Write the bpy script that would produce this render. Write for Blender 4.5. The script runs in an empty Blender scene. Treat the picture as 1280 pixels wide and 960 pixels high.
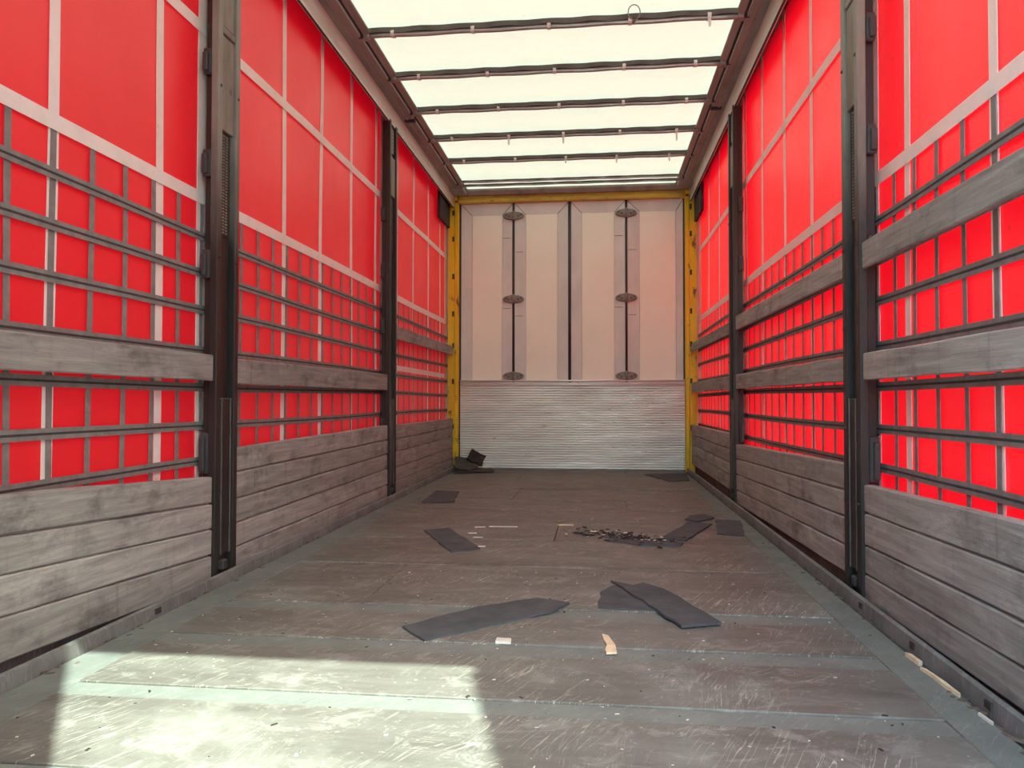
import bpy, math, random
from mathutils import Vector, Matrix, noise

# ------------------------------------------------------------------ camera, light, exposure
scene = bpy.context.scene
COL = scene.collection
W = 2.48          # clear width between the side boards
YB = 7.94         # front wall
YR = 0.22         # rear door plane

cam_d = bpy.data.cameras.new('camera')
cam_d.sensor_width = 36.0
cam_d.lens = 943.96 / 1280 * 36.0
cam_d.clip_start = 0.02
cam = bpy.data.objects.new('camera', cam_d)
cam.location = (1.5241, 0.0, 0.7258)
cam.rotation_euler = (Matrix.Rotation(0.1127, 3, 'Z') @ Matrix.Rotation(math.pi / 2 + 0.0218, 3, 'X')
                      @ Matrix.Rotation(0.001, 3, 'Z')).to_euler()
COL.objects.link(cam)
scene.camera = cam

SUN_AZ = math.radians(34.3)     # turned from straight behind towards +x
SUN_EL = math.radians(51.0)
to_sun = Vector((math.sin(SUN_AZ) * math.cos(SUN_EL), -math.cos(SUN_AZ) * math.cos(SUN_EL), math.sin(SUN_EL)))
sun_d = bpy.data.lights.new('sun', 'SUN')
sun_d.energy = 10.3
sun_d.color = (0.85, 0.98, 0.79)
sun_d.angle = math.radians(0.6)
sun = bpy.data.objects.new('sun', sun_d)
sun.rotation_euler = to_sun.to_track_quat('Z', 'Y').to_euler()
sun.location = (6, -8, 12)
COL.objects.link(sun)

world = bpy.data.worlds.new('world')
scene.world = world
world.use_nodes = True
wn = world.node_tree
wn.nodes.clear()
w_out = wn.nodes.new('ShaderNodeOutputWorld')
w_bg = wn.nodes.new('ShaderNodeBackground')
w_sky = wn.nodes.new('ShaderNodeTexSky')
w_sky.sky_type = 'NISHITA'
w_sky.sun_disc = False
w_sky.sun_elevation = SUN_EL
w_sky.sun_rotation = math.pi - SUN_AZ
w_sky.dust_density = 3.0
w_bg.inputs['Strength'].default_value = 0.88
w_tint = wn.nodes.new('ShaderNodeMix')          # camera white balance, the same gain as on the sun
w_tint.data_type = 'RGBA'
w_tint.blend_type = 'MULTIPLY'
w_tint.inputs[0].default_value = 1.0
w_tint.inputs[7].default_value = (0.82, 1.0, 0.97, 1)
wn.links.new(w_sky.outputs['Color'], w_tint.inputs[6])
wn.links.new(w_tint.outputs[2], w_bg.inputs['Color'])
wn.links.new(w_bg.outputs['Background'], w_out.inputs['Surface'])

scene.view_settings.view_transform = 'Standard'
scene.view_settings.look = 'None'
scene.view_settings.gamma = 1.0
scene.view_settings.use_curve_mapping = False
scene.view_settings.exposure = 0.75

random.seed(7)
R = random.Random(11)

# ------------------------------------------------------------------ materials
class NT:
    def __init__(self, name):
        self.m = bpy.data.materials.new(name)
        self.m.use_nodes = True
        self.t = self.m.node_tree
        self.t.nodes.clear()
        self.out = self.t.nodes.new('ShaderNodeOutputMaterial')
        self._co = None

    def n(self, kind, **kw):
        nd = self.t.nodes.new(kind)
        for k, v in kw.items():
            setattr(nd, k, v)
        return nd

    def l(self, a, b):
        self.t.links.new(a, b)

    def pos(self):
        if self._co is None:
            self._co = self.n('ShaderNodeNewGeometry')
        return self._co.outputs['Position']

    def mapped(self, scale=(1, 1, 1), rot=(0, 0, 0), rnd=False):
        mp = self.n('ShaderNodeMapping')
        mp.inputs['Scale'].default_value = scale
        mp.inputs['Rotation'].default_value = rot
        if rot != (0, 0, 0):
            mr = self.n('ShaderNodeMapping')
            mr.inputs['Rotation'].default_value = rot
            mp.inputs['Rotation'].default_value = (0, 0, 0)
            self.l(self.pos(), mr.inputs['Vector'])
            self.l(mr.outputs[0], mp.inputs['Vector'])
        else:
            self.l(self.pos(), mp.inputs['Vector'])
        if rnd:
            oi = self.n('ShaderNodeObjectInfo')
            mu = self.n('ShaderNodeMath', operation='MULTIPLY')
            mu.inputs[1].default_value = 37.0
            self.l(oi.outputs['Random'], mu.inputs[0])
            cb = self.n('ShaderNodeCombineXYZ')
            self.l(mu.outputs[0], cb.inputs[0]); self.l(mu.outputs[0], cb.inputs[2])
            self.l(cb.outputs[0], mp.inputs['Location'])
        return mp.outputs[0]

    def noise(self, vec, scale, detail=5, rough=0.6, dist=0.0):
        t = self.n('ShaderNodeTexNoise')
        t.inputs['Scale'].default_value = scale
        t.inputs['Detail'].default_value = detail
        t.inputs['Roughness'].default_value = rough
        t.inputs['Distortion'].default_value = dist
        self.l(vec, t.inputs['Vector'])
        return t.outputs['Fac']

    def ramp(self, fac, stops):
        r = self.n('ShaderNodeValToRGB')
        e = r.color_ramp.elements
        while len(e) > 1:
            e.remove(e[-1])
        e[0].position = stops[0][0]; e[0].color = _c(stops[0][1])
        for p, c in stops[1:]:
            x = e.new(p); x.color = _c(c)
        self.l(fac, r.inputs['Fac'])
        return r.outputs['Color']

    def mix(self, fac, a, b, mode='MIX'):
        mx = self.n('ShaderNodeMix', data_type='RGBA', blend_type=mode)
        for sock, v in ((mx.inputs[0], fac), (mx.inputs[6], a), (mx.inputs[7], b)):
            if isinstance(v, (int, float)):
                sock.default_value = v
            elif isinstance(v, tuple):
                sock.default_value = _c(v)
            else:
                self.l(v, sock)
        return mx.outputs[2]

    def bump(self, h, strength=0.3, dist=0.01):
        b = self.n('ShaderNodeBump')
        b.inputs['Strength'].default_value = strength
        b.inputs['Distance'].default_value = dist
        self.l(h, b.inputs['Height'])
        return b.outputs['Normal']

    def principled(self, col, rough=0.6, metal=0.0, spec=0.5, normal=None):
        p = self.n('ShaderNodeBsdfPrincipled')
        for k, v in (('Base Color', col), ('Roughness', rough), ('Metallic', metal), ('Specular IOR Level', spec)):
            if isinstance(v, (int, float)):
                p.inputs[k].default_value = v
            elif isinstance(v, tuple):
                p.inputs[k].default_value = _c(v)
            else:
                self.l(v, p.inputs[k])
        if normal is not None:
            self.l(normal, p.inputs['Normal'])
        return p.outputs[0]

    def done(self, sh):
        self.l(sh, self.out.inputs['Surface'])
        return self.m


def _c(c):
    if isinstance(c, (int, float)):
        return (c, c, c, 1)
    return tuple(c) + (1,) if len(c) == 3 else tuple(c)


def mat_sheet(name, col, tcol, tfac, rough, spec, dirt=0.15, dirt_col=(0.2, 0.12, 0.1), scale=2.0, specks=True):
    """coated fabric that lets light through"""
    k = NT(name)
    v = k.mapped((1, 1, 1))
    n1 = k.noise(v, scale, 6, 0.65)
    d = k.ramp(n1, [(0.45, 0.0), (0.8, 1.0)])
    c = k.mix(0.0, col, dirt_col)
    f = k.n('ShaderNodeMath', operation='MULTIPLY'); f.inputs[1].default_value = dirt
    k.l(d, f.inputs[0])
    c = k.mix(f.outputs[0], col, dirt_col)
    if specks:
        sp = k.ramp(k.noise(k.mapped((1, 1, 0.7)), 34, 2, 0.5), [(0.72, 0.0), (0.78, 0.7)])
        c = k.mix(sp, c, dirt_col)
    rr = k.ramp(n1, [(0.3, rough - 0.06), (0.8, rough + 0.12)])
    wav = k.noise(k.mapped((1, 1, 0.35)), 5, 3, 0.5)
    p = k.principled(c, rr, 0.0, spec, k.bump(wav, 0.15, 0.02))
    tr = k.n('ShaderNodeBsdfTranslucent')
    if isinstance(tcol, tuple):
        tr.inputs['Color'].default_value = _c(tcol)
    mx = k.n('ShaderNodeMixShader'); mx.inputs[0].default_value = tfac
    k.l(p, mx.inputs[1]); k.l(tr.outputs[0], mx.inputs[2])
    return k.done(mx.outputs[0])


def mat_wood(name, lo, mid, hi, along='Y'):
    k = NT(name)
    sc = (3, 0.55, 9) if along == 'Y' else (0.55, 3, 9)
    v = k.mapped(sc, rnd=True)
    grain = k.noise(v, 5.0, 9, 0.7, 0.4)
    c = k.ramp(grain, [(0.25, lo), (0.5, mid), (0.75, hi)])
    v2 = k.mapped((1, 1.2, 2.2), rnd=True)
    st = k.ramp(k.noise(v2, 3.0, 7, 0.7), [(0.53, 0.0), (0.70, 0.65)])
    c = k.mix(st, c, tuple(x * 0.42 for x in lo))
    pale = k.ramp(k.noise(k.mapped((1, 1.5, 3), rnd=True), 2.2, 7, 0.75, 0.3), [(0.56, 0.0), (0.8, 0.6)])
    c = k.mix(pale, c, tuple(min(1, x * 1.5) for x in hi))
    drip = k.ramp(k.noise(k.mapped((2, 9, 0.6), rnd=True), 3.0, 5, 0.6), [(0.58, 0.0), (0.7, 0.3)])
    c = k.mix(drip, c, tuple(x * 0.6 for x in lo))
    oi = k.n('ShaderNodeObjectInfo')
    tone = k.ramp(oi.outputs['Random'], [(0.0, 0.82), (1.0, 1.12)])
    c = k.mix(1.0, c, tone, 'MULTIPLY')
    fine = k.noise(k.mapped((6, 1.5, 60), rnd=True), 6, 4, 0.7)
    return k.done(k.principled(c, 0.78, 0.0, 0.25, k.bump(fine, 0.35, 0.004)))


def mat_floor(name):
    k = NT(name)
    v = k.mapped((1, 1, 1), rnd=True)
    base = k.ramp(k.noise(k.mapped((0.7, 3, 1), rnd=True), 3, 8, 0.7),
                  [(0.25, (0.07, 0.067, 0.062)), (0.5, (0.114, 0.11, 0.104)), (0.78, (0.164, 0.162, 0.155))])
    # worn pale patches
    wear = k.ramp(k.noise(k.mapped((1, 1, 1)), 2.1, 8, 0.72, 0.5), [(0.5, 0.0), (0.68, 0.62)])
    c = k.mix(wear, base, (0.22, 0.222, 0.214))
    spot = k.ramp(k.noise(k.mapped((1, 1.3, 1)), 7.5, 6, 0.75, 0.8), [(0.53, 0.0), (0.62, 0.5)])
    c = k.mix(spot, c, (0.235, 0.238, 0.23))
    # dark scuffs
    dk = k.ramp(k.noise(k.mapped((0.8, 2.4, 1)), 2.7, 6, 0.7), [(0.56, 0.0), (0.74, 0.6)])
    c = k.mix(dk, c, (0.072, 0.068, 0.066))
    # scratches, two directions: thin lines where a stretched noise crosses its middle
    def scratch(rot, sc, scale, wdt, mask_scale, mlo):
        nn = k.noise(k.mapped(sc, (0, 0, rot)), scale, 3, 0.55, 0.15)
        s1 = k.ramp(nn, [(0.5 - wdt, 0.0), (0.5, 1.0), (0.5 + wdt, 0.0)])
        mk = k.ramp(k.noise(k.mapped((1, 1, 1), (0, 0, rot + 1)), mask_scale, 5, 0.7), [(mlo, 0.0), (mlo + 0.12, 0.85)])
        return k.mix(1.0, s1, mk, 'MULTIPLY')
    c = k.mix(scratch(math.radians(-66), (0.9, 17, 1), 2.0, 0.011, 2.2, 0.47), c, (0.40, 0.395, 0.36))
    c = k.mix(scratch(math.radians(-40), (1.0, 14, 1), 3.1, 0.008, 2.9, 0.50), c, (0.38, 0.375, 0.345))
    c = k.mix(scratch(math.radians(-82), (1.4, 26, 1), 2.6, 0.012, 1.7, 0.5), c, (0.33, 0.33, 0.31))
    c = k.mix(scratch(math.radians(4), (1.5, 26, 1), 2.4, 0.007, 4.1, 0.52), c, (0.36, 0.35, 0.32))
    spk = k.ramp(k.noise(k.mapped((1, 1.6, 1)), 62, 3, 0.6), [(0.69, 0.0), (0.74, 0.7)])
    c = k.mix(spk, c, (0.5, 0.48, 0.43))
    c = k.mix(1.0, c, (1.13, 1.14, 1.12), 'MULTIPLY')
    fine = k.noise(k.mapped((1, 1, 1)), 130, 3, 0.7)
    rg = k.ramp(wear, [(0.0, 0.5), (0.7, 0.75)])
    return k.done(k.principled(c, rg, 0.0, 0.35, k.bump(fine, 0.18, 0.004)))


def mat_strip(name, lo, hi, rough=0.6):
    k = NT(name)
    n1 = k.noise(k.mapped((1.5, 1.5, 1.5), rnd=True), 4, 8, 0.7)
    c = k.ramp(n1, [(0.3, lo), (0.7, hi)])
    spk = k.ramp(k.noise(k.mapped((1, 1, 1)), 70, 3, 0.6), [(0.66, 0.0), (0.73, 0.6)])
    c = k.mix(spk, c, tuple(x * 0.35 for x in lo))
    sc = k.ramp(k.noise(k.mapped((2, 18, 1), (0, 0, -0.9)), 2.3, 3, 0.5), [(0.488, 0.0), (0.5, 0.45), (0.512, 0.0)])
    c = k.mix(sc, c, tuple(min(1, x * 1.5) for x in hi))
    return k.done(k.principled(c, rough, 0.0, 0.35, k.bump(k.noise(k.mapped(), 90, 3, 0.7), 0.15, 0.003)))


def mat_plain(name, col, col2=None, rough=0.6, metal=0.0, scale=6.0, spec=0.5, stretch=(1, 1, 1), bump=0.1, spots=None, spot_at=0.62):
    k = NT(name)
    col2 = col2 or tuple(x * 0.7 for x in col)
    n1 = k.noise(k.mapped(stretch, rnd=True), scale, 6, 0.65)
    c = k.ramp(n1, [(0.3, col2), (0.68, col)])
    if spots:
        s = k.ramp(k.noise(k.mapped(stretch), scale * 2.6, 6, 0.7), [(spot_at, 0.0), (spot_at + 0.07, 0.9)])
        c = k.mix(s, c, spots)
    rr = k.ramp(n1, [(0.3, min(1, rough + 0.12)), (0.7, max(0.05, rough - 0.06))])
    return k.done(k.principled(c, rr, metal, spec, k.bump(n1, bump, 0.004)))


M = {}
M['curtain'] = mat_sheet('red_tarpaulin', (0.56, 0.019, 0.023), (0.95, 0.002, 0.012), 0.118, 0.4, 1.0, 0.3, (0.25, 0.02, 0.02))
M['roof'] = mat_sheet('cream_roof_tarpaulin', (0.78, 0.76, 0.64), (0.90, 0.87, 0.68), 0.094, 0.6, 0.3, 0.25, (0.5, 0.48, 0.36), 3.0)
M['belt'] = mat_sheet('white_webbing', (0.93, 0.92, 0.88), (0.95, 0.95, 0.95), 0.25, 0.6, 0.3, 0.4, (0.58, 0.54, 0.5), 9.0)
M['strap'] = mat_plain('grey_strap', (0.25, 0.245, 0.24), (0.17, 0.165, 0.16), 0.75, 0, 20, 0.3)
M['stitch'] = mat_plain('dark_stitching', (0.07, 0.068, 0.066), None, 0.85, 0, 40, 0.2)
M['wood'] = mat_wood('weathered_board', (0.185, 0.183, 0.175), (0.315, 0.313, 0.30), (0.45, 0.447, 0.42))
M['floor'] = mat_floor('phenolic_floor')
M['strip'] = mat_strip('floor_strip', (0.125, 0.14, 0.135), (0.195, 0.214, 0.206))
M['curb'] = mat_strip('curb_steel', (0.10, 0.10, 0.10), (0.24, 0.245, 0.245), 0.5)
M['under'] = mat_plain('underfloor', (0.05, 0.045, 0.04), None, 0.9)
M['post'] = mat_plain('black_post_paint', (0.026, 0.023, 0.022), (0.012, 0.011, 0.011), 0.42, 0.0, 5, 0.5, (2, 2, 0.6), 0.08, (0.13, 0.12, 0.11), 0.66)
def mat_post_graded():  # near-black low down, turning grey with height, the change broken up by noise
    k = NT('graded_post_paint')
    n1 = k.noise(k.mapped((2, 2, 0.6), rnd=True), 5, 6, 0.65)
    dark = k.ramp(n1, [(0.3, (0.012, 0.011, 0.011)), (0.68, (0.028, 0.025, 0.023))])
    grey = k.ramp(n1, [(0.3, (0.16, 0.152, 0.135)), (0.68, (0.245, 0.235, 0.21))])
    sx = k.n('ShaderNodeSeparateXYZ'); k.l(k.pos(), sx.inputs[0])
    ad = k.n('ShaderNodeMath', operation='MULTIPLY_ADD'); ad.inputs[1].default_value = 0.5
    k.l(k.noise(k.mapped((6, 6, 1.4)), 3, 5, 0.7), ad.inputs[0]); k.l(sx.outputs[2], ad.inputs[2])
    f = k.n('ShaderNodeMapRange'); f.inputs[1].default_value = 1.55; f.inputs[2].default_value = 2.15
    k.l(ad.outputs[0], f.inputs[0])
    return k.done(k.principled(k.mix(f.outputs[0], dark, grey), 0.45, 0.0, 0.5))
M['post_graded'] = mat_post_graded()
M['post_grey'] = mat_plain('dusty_post_plate', (0.26, 0.245, 0.215), (0.17, 0.16, 0.14), 0.55, 0.3, 5, 0.4, (2, 2, 0.7), 0.08, (0.06, 0.055, 0.05), 0.66)
M['rim'] = mat_plain('highlight_rim', (0.16, 0.15, 0.145), (0.07, 0.066, 0.064), 0.4, 0.2, 12)  # paler colour on the channel lips paints in an edge highlight
M['perf'] = mat_plain('perforated_steel', (0.06, 0.055, 0.05), (0.025, 0.023, 0.022), 0.5, 0.5, 20)
M['bracket'] = mat_plain('black_bracket', (0.05, 0.05, 0.052), (0.03, 0.03, 0.032), 0.45, 0, 8)
M['rail'] = mat_plain('aluminium_rail', (0.74, 0.74, 0.68), (0.58, 0.57, 0.52), 0.42, 0.25, 3, 0.5, (2, 0.5, 2), 0.05)
M['rail_dark'] = mat_plain('brown_grey_rail', (0.33, 0.315, 0.29), (0.21, 0.20, 0.185), 0.6, 0.1, 4, 0.4, (2, 0.5, 2), 0.08)
M['seal'] = mat_plain('black_seal', (0.03, 0.028, 0.028), None, 0.7)
M['bow'] = mat_plain('bow_tube', (0.42, 0.41, 0.39), (0.30, 0.29, 0.275), 0.35, 0.4, 8)
M['sleeve'] = mat_plain('bow_sleeve', (0.12, 0.11, 0.10), (0.07, 0.065, 0.06), 0.75, 0, 8)
M['band'] = mat_plain('pale_band', (0.72, 0.69, 0.64), (0.55, 0.52, 0.48), 0.6, 0, 30)
M['yellow'] = mat_plain('yellow_paint', (0.85, 0.60, 0.012), (0.62, 0.40, 0.012), 0.5, 0, 4, 0.5, (1, 1, 0.5), 0.08, (0.12, 0.07, 0.03), 0.58)
M['yellow_dull'] = mat_plain('dull_yellow_paint', (0.62, 0.42, 0.05), (0.36, 0.24, 0.05), 0.6, 0, 5, 0.4, (0.5, 1, 1), 0.08, (0.12, 0.08, 0.05), 0.6)
M['panel'] = mat_plain('beige_panel', (0.90, 0.92, 0.82), (0.85, 0.87, 0.77), 0.6, 0, 2.2, 0.3, (1, 1, 0.8), 0.04, (0.34, 0.28, 0.22), 0.74)
M['panel_edge'] = mat_plain('beige_panel_edge', (0.74, 0.76, 0.74), (0.58, 0.60, 0.59), 0.6, 0, 3.2, 0.3, (1, 1, 0.5), 0.05, (0.25, 0.2, 0.17), 0.70)
M['seam'] = mat_plain('dark_seam', (0.045, 0.042, 0.042), None, 0.6)
M['hinge'] = mat_plain('cast_hinge', (0.30, 0.275, 0.25), (0.16, 0.15, 0.14), 0.6, 0.3, 26, 0.5, (1, 1, 1), 0.3)
M['kick'] = mat_plain('corrugated_aluminium', (0.90, 0.92, 0.90), (0.70, 0.72, 0.70), 0.36, 0.45, 2.6, 0.5, (0.8, 1, 5), 0.06, (0.30, 0.26, 0.23), 0.64)
M['rubber'] = mat_plain('rubber_mat', (0.085, 0.096, 0.108), (0.058, 0.064, 0.072), 0.8, 0, 9, 0.3, (1, 1, 1), 0.25, (0.2, 0.2, 0.2), 0.72)
M['rubber_black'] = mat_plain('black_rubber', (0.035, 0.033, 0.033), None, 0.8, 0, 30, 0.3, (1, 1, 1), 0.5)
M['rubber_dusty'] = mat_plain('dusty_rubber', (0.085, 0.08, 0.072), (0.05, 0.048, 0.044), 0.85, 0, 14, 0.3, (1, 1, 1), 0.4)
M['chip'] = mat_plain('fresh_wood', (0.78, 0.66, 0.47), (0.6, 0.46, 0.3), 0.7, 0, 30)
M['flake'] = mat_plain('pale_flake', (0.72, 0.70, 0.65), (0.55, 0.53, 0.48), 0.7, 0, 30)
M['wire'] = mat_plain('wire', (0.24, 0.22, 0.2), None, 0.45, 0.6, 20)
M['dirt'] = mat_plain('rusty_dirt', (0.16, 0.12, 0.10), (0.07, 0.06, 0.055), 0.9, 0, 8, 0.2, (1, 1, 3), 0.4)
M['ground'] = mat_plain('pale_concrete', (0.52, 0.51, 0.48), (0.45, 0.44, 0.42), 0.9, 0, 0.6, 0.2)
M['door'] = mat_plain('grey_door', (0.5, 0.5, 0.49), (0.42, 0.42, 0.41), 0.5, 0, 2)

# ------------------------------------------------------------------ geometry helpers
class MB:
    def __init__(self):
        self.v = []; self.f = []; self.sm = []

    def add(self, verts, faces, smooth=False):
        o = len(self.v)
        self.v += [tuple(p) for p in verts]
        self.f += [tuple(i + o for i in q) for q in faces]
        self.sm += [smooth] * len(faces)
        return self

    def box(self, x0, x1, y0, y1, z0, z1, b=0.0):
        if x0 > x1: x0, x1 = x1, x0
        if y0 > y1: y0, y1 = y1, y0
        if z0 > z1: z0, z1 = z1, z0
        b = min(b, (x1 - x0) * .45, (y1 - y0) * .45, (z1 - z0) * .45)
        if b <= 0:
            return self.add([(x0, y0, z0), (x1, y0, z0), (x1, y1, z0), (x0, y1, z0), (x0, y0, z1), (x1, y0, z1), (x1, y1, z1), (x0, y1, z1)],
                            [(0, 3, 2, 1), (4, 5, 6, 7), (0, 1, 5, 4), (1, 2, 6, 5), (2, 3, 7, 6), (3, 0, 4, 7)])
        lo, hi = (x0, y0, z0), (x1, y1, z1)
        vid = {}; vs = []
        for sx in (0, 1):
            for sy in (0, 1):
                for sz in (0, 1):
                    c = [hi[0] if sx else lo[0], hi[1] if sy else lo[1], hi[2] if sz else lo[2]]
                    ins = [c[0] + (-b if sx else b), c[1] + (-b if sy else b), c[2] + (-b if sz else b)]
                    for ax in range(3):
                        p = list(ins); p[ax] = c[ax]
                        vid[(sx, sy, sz, ax)] = len(vs); vs.append(p)
        fs = []
        for s in (0, 1):
            for ax in range(3):
                o = [a for a in range(3) if a != ax]
                def key(a, bb):
                    t = [0, 0, 0]; t[ax] = s; t[o[0]] = a; t[o[1]] = bb
                    return vid[(t[0], t[1], t[2], ax)]
                fs.append([key(0, 0), key(1, 0), key(1, 1), key(0, 1)])
        for ax in range(3):          # edges along ax
            o = [a for a in range(3) if a != ax]
            for a in (0, 1):
                for bb in (0, 1):
                    def key(s, which):
                        t = [0, 0, 0]; t[ax] = s; t[o[0]] = a; t[o[1]] = bb
                        return vid[(t[0], t[1], t[2], which)]
                    fs.append([key(0, o[0]), key(1, o[0]), key(1, o[1]), key(0, o[1])])
        for sx in (0, 1):
            for sy in (0, 1):
                for sz in (0, 1):
                    fs.append([vid[(sx, sy, sz, 0)], vid[(sx, sy, sz, 1)], vid[(sx, sy, sz, 2)]])
        cen = Vector(((x0 + x1) / 2, (y0 + y1) / 2, (z0 + z1) / 2))
        out = []
        for q in fs:
            a, bq, c = (Vector(vs[q[i]]) for i in (0, 1, 2))
            nrm = (bq - a).cross(c - a)
            mid = sum((Vector(vs[i]) for i in q), Vector()) / len(q)
            out.append(q if nrm.dot(mid - cen) > 0 else q[::-1])
        return self.add(vs, out)

    def tube(self, pts, r, n=8, smooth=True, cap=True):
        pts = [Vector(p) for p in pts]
        rr = r if isinstance(r, (list, tuple)) else [r] * len(pts)
        vs = []; up = None
        for i, p in enumerate(pts):
            t = (pts[min(i + 1, len(pts) - 1)] - pts[max(i - 1, 0)]).normalized()
            if up is None:
                up = Vector((0, 0, 1)) if abs(t.z) < 0.9 else Vector((1, 0, 0))
            a = t.cross(up).normalized(); bq = a.cross(t).normalized(); up = bq
            for k in range(n):
                th = 2 * math.pi * k / n
                vs.append(p + (a * math.cos(th) + bq * math.sin(th)) * rr[i])
        fs = []
        for i in range(len(pts) - 1):
            for k in range(n):
                k2 = (k + 1) % n
                fs.append((i * n + k, i * n + k2, (i + 1) * n + k2, (i + 1) * n + k))
        self.add(vs, fs, smooth)
        if cap:
            o = len(self.v) - len(vs)
            self.f.append(tuple(o + k for k in range(n))[::-1]); self.sm.append(False)
            self.f.append(tuple(o + (len(pts) - 1) * n + k for k in range(n))); self.sm.append(False)
        return self

    def prism(self, poly, axis, a0, a1):
        """polygon extruded along an axis; poly in the other two axes in order (x,y,z without axis)"""
        def P(q, a):
            return (a, q[0], q[1]) if axis == 0 else ((q[0], a, q[1]) if axis == 1 else (q[0], q[1], a))
        n = len(poly)
        vs = [P(q, a0) for q in poly] + [P(q, a1) for q in poly]
        area = sum(poly[i][0] * poly[(i + 1) % n][1] - poly[(i + 1) % n][0] * poly[i][1] for i in range(n))
        flip = (area > 0) != (axis == 1)
        fs = [tuple(range(n))[::-1], tuple(range(n, 2 * n))]
        fs += [(i, (i + 1) % n, n + (i + 1) % n, n + i) for i in range(n)]
        if not flip:
            fs = [q[::-1] for q in fs]
        return self.add(vs, fs)

    def loft(self, rings, smooth=False, cap=True):
        n = len(rings[0]); vs = [p for r in rings for p in r]; fs = []
        for i in range(len(rings) - 1):
            for k in range(n):
                k2 = (k + 1) % n
                fs.append((i * n + k, i * n + k2, (i + 1) * n + k2, (i + 1) * n + k))
        if cap:
            fs.append(tuple(range(n))[::-1]); fs.append(tuple((len(rings) - 1) * n + k for k in range(n)))
        return self.add(vs, fs, smooth)

    def build(self, name, mat, parent=None, origin=None):
        me = bpy.data.meshes.new(name)
        o = Vector(origin) if origin else Vector((0, 0, 0))
        me.from_pydata([tuple(Vector(p) - o) for p in self.v], [], self.f)
        me.polygons.foreach_set('use_smooth', self.sm)
        me.materials.append(M[mat])
        me.update()
        ob = bpy.data.objects.new(name, me)
        ob.location = o
        COL.objects.link(ob)
        if parent is not None:
            ob.parent = parent
            if parent.location.length > 0:
                ob.location = o - parent.location
        return ob


def tag(o, label, cat, group=None, kind=None):
    o['label'] = label; o['category'] = cat
    if group: o['group'] = group
    if kind: o['kind'] = kind
    return o


def empty(name, loc=(0, 0, 0)):
    e = bpy.data.objects.new(name, None)
    e.empty_display_size = 0.1
    e.location = loc
    COL.objects.link(e)
    return e


def bx(name, mat, parent, *a, b=0.0):
    return MB().box(*a, b=b).build(name, mat, parent)


def fix_normals(ob):
    import bmesh
    bm = bmesh.new(); bm.from_mesh(ob.data)
    bmesh.ops.recalc_face_normals(bm, faces=bm.faces)
    bm.to_mesh(ob.data); bm.free()
    return ob


def X(side, d):
    """d = distance inwards from the face of the side boards"""
    return d if side == 'L' else W - d

SIDE_TXT = {'L': 'the single-slat side', 'R': 'the two-slat side'}

# ------------------------------------------------------------------ ground outside
g = MB().box(-40, 42, -40, 45, -1.45, -1.25).build('ground', 'ground')
tag(g, 'pale concrete yard under the trailer', 'ground', None, 'structure')

# ------------------------------------------------------------------ floor
floor = MB().box(-0.13, W + 0.13, YR - 0.02, YB + 0.12, -0.14, -0.012).build('floor', 'under')
tag(floor, 'worn brown trailer floor of wide boards and grey-green strips', 'floor', None, 'structure')
XE0, XE1 = 0.195, 2.307
# long grey-green strips along both edges
bx('edge_strip', 'strip', floor, 0.062, XE0 - 0.004, YR, YB - 0.01, -0.012, 0.0, b=0.002)
bx('edge_strip', 'strip', floor, XE1 + 0.004, 2.408, YR, YB - 0.01, -0.012, 0.0, b=0.002)
cross = [(0.48, 0.56), (0.90, 0.98), (1.32, 1.40), (1.74, 1.822), (2.141, 2.238), (2.525, 2.63)]
for y0, y1 in cross:
    bx('cross_strip', 'strip', floor, XE0, XE1, y0, y1, -0.012, 0.0005, b=0.002)
rows = []
prev = YR
for y0, y1 in cross:
    rows.append((prev + 0.003, y0 - 0.003)); prev = y1
for s in (3.283, 3.90, 4.483, 5.04, 5.481, 6.19, 6.742, 7.354, YB - 0.01):
    g = 0.005 + max(0.0, s - 2.8) * 0.0045
    rows.append((prev + 0.004, s - g)); prev = s
splits = {6: (0.69,), 8: (1.30,), 9: (), 10: (1.72,), 11: (0.9,), 12: (1.55,), 13: (0.8,), 14: (1.62, 1.80), 15: ()}
for i, (y0, y1) in enumerate(rows):
    xs = [XE0] + list(splits.get(i, ())) + [XE1]
    for j in range(len(xs) - 1):
        zt = 0.003 + R.uniform(-0.001, 0.0035)
        gap = 0.0015
        # far rows are the full boards that reach the edge
        bx('floor_board', 'floor', floor, xs[j] + gap, xs[j + 1] - gap, y0, y1, -0.012, zt, b=0.0018)

# ------------------------------------------------------------------ curbs (steel edge profile)
for n, side in ((1, 'L'), (2, 'R')):
    m = MB()
    dd = 0.045
    prof = [(-0.125, -0.20), (-0.125, 0.012), (-0.05, 0.012), (-0.05, 0.10), (-0.036, 0.10), (-0.036, -0.004), (0.022, -0.004), (0.028, 0.036), (0.034, 0.038), (dd, 0.034), (dd + 0.004, -0.011), (dd + 0.004, -0.14), (-0.11, -0.20)]
    prof = [(X(side, d), z) for d, z in prof]
    c = fix_normals(m.prism(prof, 1, YR, YB).build('trim_%d' % n, 'curb'))
    tag(c, 'scuffed steel edge profile along the floor on ' + SIDE_TXT[side], 'edge profile', None, 'structure')
    for y in (1.02, 1.45, 1.88, 2.31, 2.74) if side == 'R' else (1.3, 2.4):
        bx('slot', 'seam', c, X(side, dd - 0.012), X(side, dd + 0.0065), y, y + 0.03, 0.006, 0.024)

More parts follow.
